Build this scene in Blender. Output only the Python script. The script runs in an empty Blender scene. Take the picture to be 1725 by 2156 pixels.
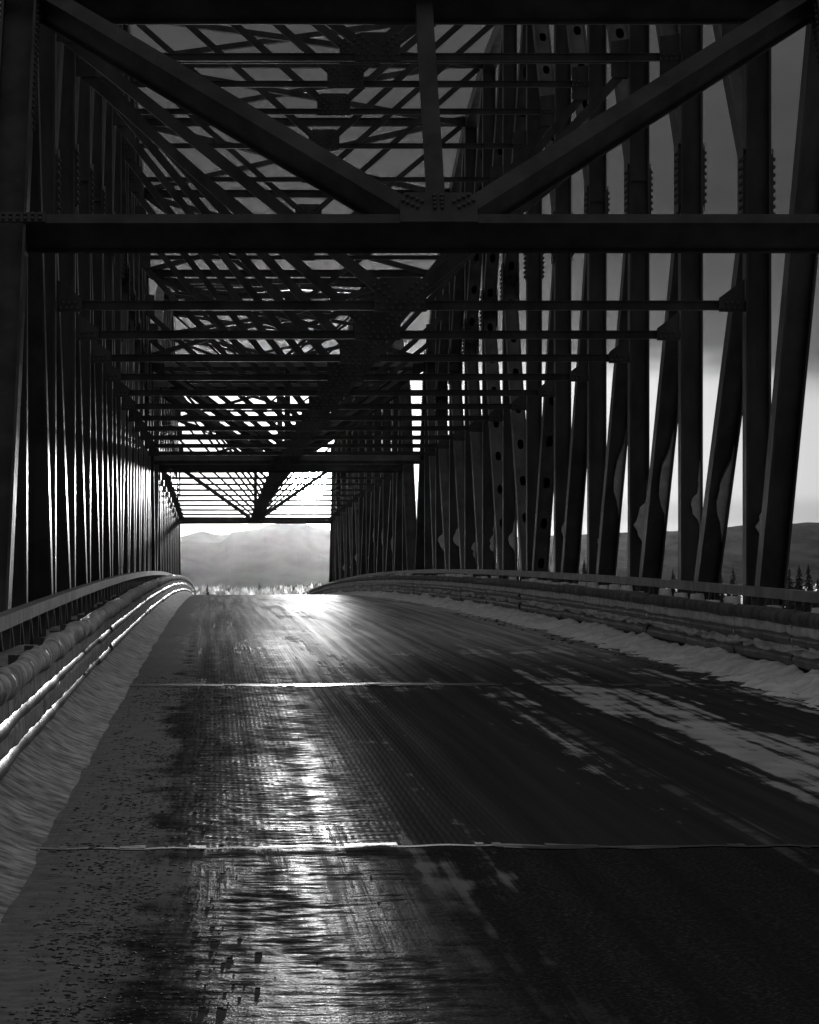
import bpy, math, random
from mathutils import Vector, noise as mnoise
R = math.radians
rng = random.Random(7)
sc = bpy.context.scene
col = sc.collection

# ------------------------------------------------------------------ camera, sky, sun, exposure
F_PX = 7527.0                      # focal length in pixels of a 1725 x 2156 picture
cam = bpy.data.objects.new('camera', bpy.data.cameras.new('camera'))
col.objects.link(cam)
cam.data.sensor_fit = 'VERTICAL'
cam.data.sensor_height = 36.0
cam.data.lens = 36.0 * F_PX / 2156.0
cam.data.shift_x = (862.5 - 452.0) / 2156.0
cam.data.shift_y = (1240.0 - 1078.0) / 2156.0
cam.data.clip_start = 0.5
cam.data.clip_end = 60000.0
cam.location = (0, 0, 1.6)
cam.rotation_euler = (R(90), 0, 0)
sc.camera = cam

SUN_EL, SUN_AZ = 1.71, 1.51        # degrees above the horizon, degrees right of the bridge axis (+Y)
SUN_DIR = Vector((math.sin(R(SUN_AZ)) * math.cos(R(SUN_EL)), math.cos(R(SUN_AZ)) * math.cos(R(SUN_EL)), math.sin(R(SUN_EL))))

class NT:
    """small helper to write node maths"""
    def __init__(s, tree):
        s.t = tree; s.n = tree.nodes; s.l = tree.links
    def new(s, typ, **kw):
        nd = s.n.new(typ)
        for k, v in kw.items(): setattr(nd, k, v)
        return nd
    def put(s, sock, v):
        if v is None: return
        if isinstance(v, bpy.types.NodeSocket): s.l.new(v, sock)
        else: sock.default_value = v
    def m(s, op, a, b=None, c=None, clamp=False):
        nd = s.new('ShaderNodeMath', operation=op, use_clamp=clamp)
        s.put(nd.inputs[0], a); s.put(nd.inputs[1], b); s.put(nd.inputs[2], c)
        return nd.outputs[0]
    def add(s, a, b): return s.m('ADD', a, b)
    def sub(s, a, b): return s.m('SUBTRACT', a, b)
    def mul(s, a, b): return s.m('MULTIPLY', a, b)
    def ss(s, v, a, b):                      # smoothstep from a to b (a > b gives the falling one)
        flip = (not isinstance(a, bpy.types.NodeSocket)) and (not isinstance(b, bpy.types.NodeSocket)) and a > b
        nd = s.new('ShaderNodeMapRange', interpolation_type='SMOOTHSTEP')
        s.put(nd.inputs[0], v)
        if flip: a, b = b, a
        s.put(nd.inputs[1], a); s.put(nd.inputs[2], b)
        nd.inputs[3].default_value = 1.0 if flip else 0.0
        nd.inputs[4].default_value = 0.0 if flip else 1.0
        return nd.outputs[0]
    def vec(s, x, y, z):
        nd = s.new('ShaderNodeCombineXYZ')
        s.put(nd.inputs[0], x); s.put(nd.inputs[1], y); s.put(nd.inputs[2], z)
        return nd.outputs[0]
    def noise(s, v, scale=1.0, detail=3.0, rough=0.55):
        nd = s.new('ShaderNodeTexNoise')
        s.put(nd.inputs['Vector'], v); nd.inputs['Scale'].default_value = scale
        nd.inputs['Detail'].default_value = detail; nd.inputs['Roughness'].default_value = rough
        return nd.outputs['Fac']
    def mixf(s, f, a, b):
        nd = s.new('ShaderNodeMix', data_type='FLOAT')
        s.put(nd.inputs[0], f); s.put(nd.inputs[2], a); s.put(nd.inputs[3], b)
        return nd.outputs[0]
    def sep(s, v):
        nd = s.new('ShaderNodeSeparateXYZ'); s.put(nd.inputs[0], v)
        return nd.outputs
    def grey(s, v):
        nd = s.new('ShaderNodeCombineColor')
        for i in range(3): s.put(nd.inputs[i], v)
        return nd.outputs[0]

world = bpy.data.worlds.new('World')
sc.world = world
world.use_nodes = True
world.node_tree.nodes.clear()
W = NT(world.node_tree)
sky = W.new('ShaderNodeTexSky', sky_type='NISHITA', sun_disc=False)
sky.sun_elevation = R(SUN_EL)
sky.sun_rotation = R(SUN_AZ)
sky.altitude = 300.0
sky.dust_density = 2.0
bw = W.new('ShaderNodeRGBToBW'); W.l.new(sky.outputs[0], bw.inputs[0])
tc = W.new('ShaderNodeTexCoord').outputs['Generated']
dx, dy, dz = W.sep(tc)
el = W.mul(W.m('ARCSINE', W.m('MINIMUM', W.m('MAXIMUM', dz, -1.0), 1.0)), 57.2958)
az = W.mul(W.m('ARCTAN2', dx, dy), 57.2958)
cn1 = W.noise(W.vec(W.mul(az, 0.16), W.mul(el, 0.55), 3.7), 1.0, 4.0, 0.55)
cn2 = W.noise(W.vec(W.mul(az, 0.30), W.mul(el, 1.1), 9.1), 1.0, 5.0, 0.6)
edge = W.add(3.35, W.mul(W.sub(cn1, 0.5), 2.2))
tcl = W.ss(W.sub(el, edge), -0.35, 0.45)
deck = W.add(W.mul(W.ss(el, 6.5, 2.8), 0.62), 0.33)
deck = W.mul(deck, W.add(0.72, W.mul(cn2, 0.56)))
deck = W.mul(deck, W.add(1.0, W.mul(W.m('MAXIMUM', dz, 0.0), 4.0)))      # overcast made several times brighter overhead, out of view, to light the snow
dotn = W.new('ShaderNodeVectorMath', operation='DOT_PRODUCT')
W.l.new(tc, dotn.inputs[0]); dotn.inputs[1].default_value = SUN_DIR
ang = W.mul(W.m('ARCCOSINE', W.m('MINIMUM', dotn.outputs['Value'], 1.0)), 57.2958)
SKY_GAIN = 1.0
clear = W.mul(bw.outputs[0], 0.40)
glow = W.add(W.mul(W.m('EXPONENT', W.mul(ang, -1.1)), 20.0), W.mul(W.m('EXPONENT', W.mul(ang, -0.28)), 3.0))
glow = W.add(glow, W.mul(W.m('EXPONENT', W.mul(ang, -4.5)), 500.0))       # bright aureole close round the sun
clear = W.add(clear, glow)
haze_band = W.sub(1.0, W.mul(W.ss(W.m('ABSOLUTE', W.sub(el, W.add(1.25, W.mul(W.sub(cn1, 0.5), 0.3)))), 0.3, 0.05), 0.22))
clear = W.mul(clear, haze_band)
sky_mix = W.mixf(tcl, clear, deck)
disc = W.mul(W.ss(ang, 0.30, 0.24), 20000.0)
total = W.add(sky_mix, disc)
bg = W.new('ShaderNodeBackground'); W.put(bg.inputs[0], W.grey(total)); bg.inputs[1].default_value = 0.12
wo = W.new('ShaderNodeOutputWorld'); W.l.new(bg.outputs[0], wo.inputs[0])

sun = bpy.data.objects.new('sun', bpy.data.lights.new('sun', 'SUN'))
col.objects.link(sun)
sun.data.energy = 1.5
sun.data.angle = R(0.53)
sun.data.color = (1.0, 1.0, 1.0)          # the photograph is black and white
sun.rotation_euler = SUN_DIR.to_track_quat('Z', 'Y').to_euler()

sc.view_settings.view_transform = 'Standard'
sc.view_settings.look = 'None'
sc.view_settings.gamma = 1.0
sc.view_settings.use_curve_mapping = False
sc.view_settings.exposure = 0.0
sc.render.engine = 'CYCLES'
sc.cycles.use_denoising = True
sc.cycles.max_bounces = 6
sc.cycles.volume_bounces = 0
sc.cycles.sample_clamp_indirect = 4.0
sc.cycles.caustics_reflective = False
sc.cycles.caustics_refractive = False

# ------------------------------------------------------------------ materials
def material(name, col_a, col_b, rough=0.6, scale=2.0, bump=0.0, bscale=30.0, spec=0.5, detail=5.0, metallic=0.0, stretch=(1, 1, 1)):
    m = bpy.data.materials.new(name); m.use_nodes = True
    t = NT(m.node_tree); bs = m.node_tree.nodes['Principled BSDF']
    p = t.new('ShaderNodeNewGeometry').outputs['Position']
    x, y, z = t.sep(p)
    v = t.vec(t.mul(x, stretch[0]), t.mul(y, stretch[1]), t.mul(z, stretch[2]))
    n = t.noise(v, scale, detail, 0.6)
    f = t.ss(n, 0.3, 0.7)
    t.put(bs.inputs['Base Color'], t.grey(t.mixf(f, col_a, col_b)))
    t.put(bs.inputs['Roughness'], t.mixf(f, min(1, rough * 1.12), rough * 0.9))
    bs.inputs['Specular IOR Level'].default_value = spec
    bs.inputs['Metallic'].default_value = metallic
    if bump:
        b = t.new('ShaderNodeBump'); b.inputs['Distance'].default_value = bump; b.inputs['Strength'].default_value = 1.0
        t.put(b.inputs['Height'], t.noise(v, bscale, 4.0, 0.6))
        t.l.new(b.outputs[0], bs.inputs['Normal'])
    return m

M = {}
M['steel'] = material('painted_steel', 0.022, 0.08, 0.38, 2.0, 0.0015, 10.0, 0.5, 7.0, stretch=(1, 1, 0.45))
M['portal'] = material('portal_steel', 0.008, 0.045, 0.55, 1.6, 0.003, 12.0, 0.5, 6.0)
M['bolt'] = material('bolt_steel', 0.05, 0.08, 0.5, 6.0)
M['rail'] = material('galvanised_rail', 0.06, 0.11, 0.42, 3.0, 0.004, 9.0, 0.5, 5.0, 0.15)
M['rail_top'] = material('lit_railing_steel', 0.13, 0.21, 0.45, 3.0, 0.004, 9.0, 0.5, 5.0, 0.15)  # paler than the other rail steel: sun on the top rail put into colour
M['band'] = material('dark_band', 0.02, 0.03, 0.6)
M['snow'] = material('packed_snow', 0.6, 0.92, 0.85, 3.5, 0.03, 13.0, 0.03, 8.0)
M['dirty_snow'] = material('dirty_snow', 0.22, 0.42, 0.85, 4.0, 0.02, 14.0, 0.03, 8.0)
M['snow_cap'] = material('old_snow_cap', 0.2, 0.55, 0.85, 5.0, 0.012, 14.0, 0.03, 9.0)
M['ramp_snow'] = material('ramp_snow', 0.13, 0.5, 0.9, 7.0, 0.005, 16.0, 0.02, 10.0)
M['gravel'] = material('gravel', 0.012, 0.03, 0.7, 9.0)
M['joint'] = material('joint_steel', 0.015, 0.12, 0.42, 5.0, 0.006, 9.0, 0.25, 8.0)
M['ice_crust'] = material('dark_ice_crust', 0.06, 0.16, 0.6, 3.0, 0.01, 10.0, 0.2)
M['concrete'] = material('concrete', 0.22, 0.32, 0.8, 1.0, 0.01, 8.0)
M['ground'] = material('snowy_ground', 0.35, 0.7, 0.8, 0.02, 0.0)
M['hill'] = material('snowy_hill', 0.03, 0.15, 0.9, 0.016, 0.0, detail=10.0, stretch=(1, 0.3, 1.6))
M['bark'] = material('spruce_bark', 0.05, 0.09, 0.9, 4.0)
M['needle'] = material('spruce_needles', 0.025, 0.06, 0.8, 3.0)
# frosted twigs let light through
mt = bpy.data.materials.new('frosted_twigs'); mt.use_nodes = True
t = NT(mt.node_tree); mt.node_tree.nodes.clear()
df = t.new('ShaderNodeBsdfDiffuse'); tr = t.new('ShaderNodeBsdfTranslucent'); mx = t.new('ShaderNodeMixShader'); ou = t.new('ShaderNodeOutputMaterial')
pn = t.noise(t.new('ShaderNodeNewGeometry').outputs['Position'], 0.35, 3.0)
g = t.grey(t.mixf(t.ss(pn, 0.35, 0.65), 0.6, 0.95))
t.l.new(g, df.inputs[0]); t.l.new(g, tr.inputs[0]); mx.inputs[0].default_value = 0.72
t.l.new(df.outputs[0], mx.inputs[1]); t.l.new(tr.outputs[0], mx.inputs[2]); tp = t.new('ShaderNodeBsdfTransparent'); m2 = t.new('ShaderNodeMixShader'); m2.inputs[0].default_value = 0.2
rf = t.new('ShaderNodeBsdfRefraction'); rf.inputs['Roughness'].default_value = 0.6; rf.inputs['IOR'].default_value = 1.2; m3 = t.new('ShaderNodeMixShader'); m3.inputs[0].default_value = 0.02
t.l.new(mx.outputs[0], m3.inputs[1]); t.l.new(rf.outputs[0], m3.inputs[2]); t.l.new(m3.outputs[0], m2.inputs[1]); t.l.new(tp.outputs[0], m2.inputs[2]); t.l.new(m2.outputs[0], ou.inputs[0])
M['frost'] = mt

# ------------------------------------------------------------------ geometry helpers
S = 6.5                                      # panel length in metres
CX = 2.43                                    # bridge centre line
XL_IN, XR_IN = -2.07, 6.93                   # inner faces of the two trusses
MW = 0.34                                    # member width
XL, XR = XL_IN - MW / 2, XR_IN + MW / 2
def zr(y):                                   # road profile: a crest curve, then a steady fall
    y1 = 270.0
    if y <= y1: return 0.01925 * y - 6.864e-5 * y * y
    return 0.01925 * y1 - 6.864e-5 * y1 * y1 + (0.01925 - 2 * 6.864e-5 * y1) * (y - y1)

class MB:
    def __init__(s): s.v = []; s.f = []
    def quadbox(s, c):                       # eight corners: bottom loop of 4, top loop of 4
        b = len(s.v); s.v += [tuple(p) for p in c]
        s.f += [(b, b+3, b+2, b+1), (b+4, b+5, b+6, b+7)] + [(b+i, b+(i+1) % 4, b+4+(i+1) % 4, b+4+i) for i in range(4)]
    def bar(s, p0, p1, ax, w, d, ox=0.0, on=0.0):
        """box along p0-p1; w across ax, d across the third direction; ox, on shift it sideways"""
        p0, p1, ax = Vector(p0), Vector(p1), Vector(ax)
        tt = (p1 - p0).normalized(); ax = (ax - tt * ax.dot(tt)).normalized(); n = tt.cross(ax)
        o = ax * ox + n * on
        c = []
        for p in (p0, p1):
            for a, b in ((-1, -1), (1, -1), (1, 1), (-1, 1)):
                c.append(p + o + ax * (a * w / 2) + n * (b * d / 2))
        s.quadbox(c)
    def h_section(s, p0, p1, ax, w, d, tf=0.028, tw=0.02):
        s.bar(p0, p1, ax, tf, d, ox=-(w - tf) / 2); s.bar(p0, p1, ax, tf, d, ox=(w - tf) / 2)
        s.bar(p0, p1, ax, w - 2 * tf - 0.002, tw)
    def holed_box(s, p0, p1, ax, w, d, tf=0.028, pitch=1.05):
        """box member whose two cover plates have oval hand holes"""
        p0, p1, ax = Vector(p0), Vector(p1), Vector(ax)
        L = (p1 - p0).length; tt = (p1 - p0) / L; ax = (ax - tt * ax.dot(tt)).normalized(); n = tt.cross(ax)
        s.bar(p0, p1, ax, tf, d, ox=-(w - tf) / 2); s.bar(p0, p1, ax, tf, d, ox=(w - tf) / 2)
        hw = w / 2 - tf - 0.001
        k = max(1, int(L / pitch)); ln = L / k
        fr = -1 if n.y > 0 else 1
        s.bar(p0, p1, ax, 2 * hw, 0.014, on=-fr * (d / 2 - 0.03))
        for side in (fr,):
            off = n * (side * (d / 2 - 0.03))
            for i in range(k):
                c = p0 + tt * (ln * (i + 0.5)) + off
                outer = [(-hw, -ln/2), (0, -ln/2), (hw, -ln/2), (hw, 0), (hw, ln/2), (0, ln/2), (-hw, ln/2), (-hw, 0)]
                a, b = 0.075, 0.15
                inner = [(-a*0.72, -b*0.8), (0, -b), (a*0.72, -b*0.8), (a, 0), (a*0.72, b*0.8), (0, b), (-a*0.72, b*0.8), (-a, 0)]
                q = len(s.v)
                for x, y in outer + inner: s.v.append(tuple(c + ax * x + tt * y))
                for j in range(8): s.f.append((q+j, q+(j+1) % 8, q+8+(j+1) % 8, q+8+j))
    def plate(s, pts, n, th):                # extrude a polygon
        n = Vector(n).normalized() * (th / 2); k = len(pts); b = len(s.v)
        s.v += [tuple(Vector(p) - n) for p in pts] + [tuple(Vector(p) + n) for p in pts]
        s.f += [tuple(range(b + k - 1, b - 1, -1)), tuple(range(b + k, b + 2 * k))]
        s.f += [(b+i, b+(i+1) % k, b+k+(i+1) % k, b+k+i) for i in range(k)]
    def bolt(s, p, n, r=0.026, h=0.03):
        n = Vector(n).normalized(); a = n.orthogonal().normalized(); c = n.cross(a); p = Vector(p); b = len(s.v)
        for hh, rr in ((-0.004, r), (h * 0.7, r), (h, r * 0.6)):
            for i in range(6):
                an = i * math.pi / 3
                s.v.append(tuple(p + n * hh + (a * math.cos(an) + c * math.sin(an)) * rr))
        for lv in (0, 6):
            for i in range(6): s.f.append((b+lv+i, b+lv+(i+1) % 6, b+lv+6+(i+1) % 6, b+lv+6+i))
        s.f.append(tuple(b + 12 + i for i in range(6)))
    def sweep(s, path, prof, close=True):    # path: list of functions' results: prof(i) gives points
        k = None; b = len(s.v)
        for i in range(len(path)):
            pr = prof(i); k = len(pr)
            s.v += [tuple(p) for p in pr]
        for i in range(len(path) - 1):
            for j in range(k if close else k - 1):
                a0 = b + i*k + j; a1 = b + i*k + (j+1) % k
                s.f.append((a0, a1, a1 + k, a0 + k))
        if close:
            s.f.append(tuple(b + j for j in range(k - 1, -1, -1)))
            e = b + (len(path) - 1) * k
            s.f.append(tuple(e + j for j in range(k)))
    def build(s, name, mat, parent=None, smooth=False, kind=None):
        me = bpy.data.meshes.new(name); me.from_pydata(s.v, [], s.f); me.update()
        me.materials.append(M[mat] if isinstance(mat, str) else mat)
        if smooth: me.shade_smooth()
        o = bpy.data.objects.new(name, me); col.objects.link(o)
        if parent is not None: o.parent = parent
        if kind: o['kind'] = kind
        return o

def thing(name, label, cat, loc=(0, 0, 0), group=None):
    o = bpy.data.objects.new(name, None); col.objects.link(o); o.location = loc
    o['label'] = label; o['category'] = cat
    if group: o['group'] = group
    return o
def tag(o, label, cat, group=None):
    o['label'] = label; o['category'] = cat
    if group: o['group'] = group
    return o
def fbm(x, y, z=0.0, o=4):
    return mnoise.fractal(Vector((x, y, z)), 1.0, 2.0, o)

# ------------------------------------------------------------------ road
def build_road():
    # material ---------------------------------------------------------------------------------
    m = bpy.data.materials.new('icy_road'); m.use_nodes = True
    t = NT(m.node_tree); bs = m.node_tree.nodes['Principled BSDF']
    P = t.new('ShaderNodeNewGeometry').outputs['Position']
    x, y, z = t.sep(P)
    deck = t.ss(y, 17.45, 17.55)                                         # 0 asphalt approach, 1 grooved deck
    nbig = t.noise(t.vec(t.mul(x, 0.9), t.mul(y, 0.10), 1.0), 1.0, 4.0)
    nstr = t.noise(t.vec(t.mul(x, 6.0), t.mul(y, 0.06), 5.0), 1.0, 4.0, 0.65)      # long streaks along the lanes
    nmid = t.noise(t.vec(t.mul(x, 2.2), t.mul(y, 1.1), 2.0), 1.0, 5.0, 0.6)
    nfine = t.noise(t.vec(t.mul(x, 60.0), t.mul(y, 30.0), 2.0), 1.0, 2.0, 0.6)
    ngrit = t.noise(P, 55.0, 2.0, 0.7)
    # dirty packed snow on the left shoulder
    ed = t.add(t.add(-0.34, t.mul(t.sub(nbig, 0.5), 0.7)), t.mul(t.sub(nmid, 0.5), 0.9))
    sl = t.ss(t.sub(ed, x), -0.10, 0.16)
    # ice ripples beside it
    rw = t.mul(t.ss(x, -0.5, 0.0), t.ss(x, 1.15, 0.55))
    nrip = t.noise(t.vec(t.mul(x, 6.0), t.mul(y, 9.0), 7.0), 1.0, 2.5, 0.55)
    ice = t.mul(rw, t.ss(t.add(t.add(t.mul(nrip, 0.5), t.mul(nmid, 0.5)), t.mul(t.sub(nbig, 0.5), 0.5)), 0.40, 0.58))
    # snow blown in strips on the far lane
    band = t.add(t.mul(t.ss(x, 3.15, 3.5), t.ss(x, 4.35, 4.05)), t.mul(t.mul(t.ss(x, 4.45, 4.8), t.ss(x, 6.0, 5.3)), 0.75))
    band = t.add(band, t.mul(t.ss(t.m('ABSOLUTE', t.sub(x, 1.35)), 0.35, 0.1), 0.6))
    patch = t.add(t.mul(nmid, 0.34), t.add(t.mul(t.noise(t.vec(t.mul(x, 7.5), t.mul(y, 0.09), 15.0), 1.0, 4.0, 0.6), 0.66), t.mul(t.sub(nbig, 0.5), 0.8)))
    sp = t.mul(t.ss(t.add(t.add(patch, t.mul(t.sub(t.noise(t.vec(t.mul(x, 9.0), t.mul(y, 2.2), 4.0), 1.0, 3.0, 0.6), 0.5), 0.14)), t.mul(band, 0.105)), 0.60, 0.70), t.ss(y, 9.0, 24.0))
    snow = t.m('MAXIMUM', sl, t.mul(sp, 0.85))
    # painted lines, worn
    wear = t.mul(t.ss(nstr, 0.42, 0.6), t.ss(nmid, 0.40, 0.58))
    ln = t.m('MAXIMUM', t.ss(t.m('ABSOLUTE', t.sub(x, 2.78)), 0.075, 0.055), t.ss(t.m('ABSOLUTE', t.add(x, 0.86)), 0.07, 0.05))
    ln = t.mul(t.mul(ln, wear), 0.3)
    asph = t.mixf(ngrit, 0.008, 0.05)
    conc = t.mixf(nstr, 0.022, 0.06)
    base = t.mixf(deck, asph, conc)
    base = t.mixf(ln, base, 0.42)
    base = t.mixf(ice, base, t.mixf(nrip, 0.05, 0.16))
    base = t.mixf(snow, base, t.mixf(sl, t.mixf(nmid, 0.2, 0.8), t.mixf(t.noise(P, 9.0, 6.0, 0.7), 0.02, 0.52)))
    t.put(bs.inputs['Base Color'], t.grey(base))
    far = t.ss(y, 33.0, 58.0)
    rough = t.mixf(deck, t.mixf(nmid, 0.6, 0.75), t.mixf(far, t.mixf(nstr, 0.4, 0.58), t.mixf(nstr, 0.46, 0.62)))
    rough = t.mixf(ice, rough, 0.3)
    rough = t.mixf(snow, rough, 0.62)
    bs.inputs['Roughness'].default_value = 0.9
    bs.inputs['Specular IOR Level'].default_value = 0.0
    kg = t.mixf(deck, t.mixf(t.ss(ngrit, 0.5, 0.68), 0.004, 0.05), t.mixf(far, t.mixf(nstr, 0.004, 0.03), t.mixf(nstr, 0.22, 0.62)))
    ncol = t.noise(t.vec(t.mul(x, 7.0), t.mul(y, 0.045), 8.0), 1.0, 3.0, 0.6)
    kg = t.mul(kg, t.mixf(t.ss(ncol, 0.35, 0.65), t.mixf(far, 0.35, 0.65), 1.25))
    kg = t.mixf(ice, kg, t.m('MAXIMUM', kg, t.mul(t.mixf(t.ss(ncol, 0.35, 0.65), 0.02, 0.075), t.mul(t.mixf(deck, 0.62, 1.0), t.mixf(t.ss(y, 10.0, 17.0), 0.3, 1.0)))))
    kg = t.mixf(snow, kg, t.mixf(far, 0.006, 0.2))
    # relief
    near = t.ss(y, 75.0, 32.0)
    groove = t.m('SINE', t.add(t.mul(x, 2 * math.pi / 0.036), t.mul(t.sub(nmid, 0.5), 3.0)))
    rows = t.m('SINE', t.add(t.mul(y, 2 * math.pi / 0.42), t.mul(t.sub(nbig, 0.5), 18.0)))
    tread = t.mul(t.mul(t.mul(groove, t.add(0.6, t.mul(rows, 0.4))), t.mul(deck, near)), 0.0010)
    ripple = t.mul(t.mul(nrip, ice), 0.03)
    grit = t.mul(ngrit, t.mixf(deck, 0.009, 0.002))
    h = t.add(t.add(tread, ripple), t.add(grit, t.mul(snow, t.add(0.008, t.mul(nmid, 0.02)))))
    b = t.new('ShaderNodeBump'); b.inputs['Strength'].default_value = 1.0; b.inputs['Distance'].default_value = 1.0
    t.put(b.inputs['Height'], h); t.l.new(b.outputs[0], bs.inputs['Normal'])
    gl = t.new('ShaderNodeBsdfGlossy', distribution='GGX'); gl.inputs['Color'].default_value = (1, 1, 1, 1)
    t.put(gl.inputs['Roughness'], rough); t.l.new(b.outputs[0], gl.inputs['Normal'])
    mixs = t.new('ShaderNodeMixShader'); t.put(mixs.inputs[0], kg); t.l.new(bs.outputs[0], mixs.inputs[1]); t.l.new(gl.outputs[0], mixs.inputs[2])
    t.l.new(mixs.outputs[0], m.node_tree.nodes['Material Output'].inputs[0])
    # mesh --------------------------------------------------------------------------------------
    mb = MB()
    xs = [-1.95 + i * (6.81 + 1.95) / 36 for i in range(37)]
    ys = []
    y0 = -12.0
    while y0 < 330:
        ys.append(y0); y0 += 0.5 if y0 < 60 else 1.5
    def hgt(X, Y):
        w = 0.0
        if Y < 80: w = 0.012 * fbm(X * 0.8, Y * 0.25, 3.0)
        return zr(Y) + w + 0.02 * (1 - ((X - CX) / 4.4) ** 2)
    for Y in ys:
        for X in xs: mb.v.append((X, Y, hgt(X, Y)))
    nx = len(xs)
    for j in range(len(ys) - 1):
        for i in range(nx - 1):
            a = j * nx + i; mb.f.append((a, a + 1, a + nx + 1, a + nx))
    # underside slab edge
    road = mb.build('road', m, smooth=True); road['kind'] = 'structure'
    sl_ = MB()
    for X0, X1 in ((-2.0, 6.86),):
        prev = None
        for k in range(0, 115):
            Y = -12 + k * 3.0
            ring = [(X0, Y, zr(Y) - 0.34), (X1, Y, zr(Y) - 0.34), (X1, Y, zr(Y) - 0.05), (X0, Y, zr(Y) - 0.05)]
            b0 = len(sl_.v); sl_.v += ring
            if k: sl_.f += [(b0-4+i, b0-4+(i+1) % 4, b0+(i+1) % 4, b0+i) for i in range(4)]
    sl_.build('deck_slab', 'concrete', road)
    # joints across the road: plate, wavy finger gap
    for yj, wd in ((17.5, 0.2), (36.3, 0.6), (127.0, 1.0), (218.0, 1.0)):
        jb = MB()
        n = 160
        for side in (0, 1):
            ring = []
            for i in range(n + 1):
                X = -0.98 + i * (5.85 + 0.98) / n
                wob = 0.035 * math.sin(i * 0.8) + 0.02 * math.sin(i * 0.27)
                yin = yj + wob + (0.03 if side else -0.03); yout = yj + (wd / 2 if side else -wd / 2) + 0.12 * fbm(X * 2.5, yj, side)
                zz = hgt(X, yj) + 0.005 + 0.002 * fbm(X * 2, yj, 1)
                ring.append(((X, yin, zz), (X, yout, hgt(X, yout) + 0.004)))
            b0 = len(jb.v)
            for a, c in ring: jb.v += [a, c]
            for i in range(n):
                q = b0 + 2 * i
                keep = (0.36 if yj < 20 else 0.9) - (0.35 if i > 90 else 0.0)
                if 0.5 + 0.75 * fbm(i * 0.21, yj, side * 3.0) < keep: jb.f.append((q, q + 2, q + 3, q + 1))
        jo = jb.build('expansion_joint', 'joint', road)
        gb = MB()
        for i in range(n + 1):
            X = -0.98 + i * (5.85 + 0.98) / n
            wob = 0.035 * math.sin(i * 0.8) + 0.02 * math.sin(i * 0.27)
            for dy_ in (-0.05, 0.05): gb.v.append((X, yj + wob + dy_, hgt(X, yj) + 0.005))
        for i in range(n):
            q = 2 * i; gb.f.append((q, q + 2, q + 3, q + 1))
        gb.build('joint_gap', 'band', jo)
    return hgt
road_h = build_road()

# ------------------------------------------------------------------ truss spans
LOW = 4.56                                                     # lower sway strut above the road
MIDS0 = [8.3, 8.7, 9.55, 10.0, 10.3, 10.35, 10.3, 10.0, 9.55, 8.7, 8.3]
TOPS0 = [10.2, 12.0, 13.3, 14.0, 14.3, 14.4, 14.3, 14.0, 13.3, 12.0, 10.2]
KN0 = [6.1, 6.9, 7.3, 7.6, 7.75, 7.8, 7.75, 7.6, 7.3, 6.9, 6.1]
BOT = -1.0
X3 = Vector((1, 0, 0))

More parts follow.
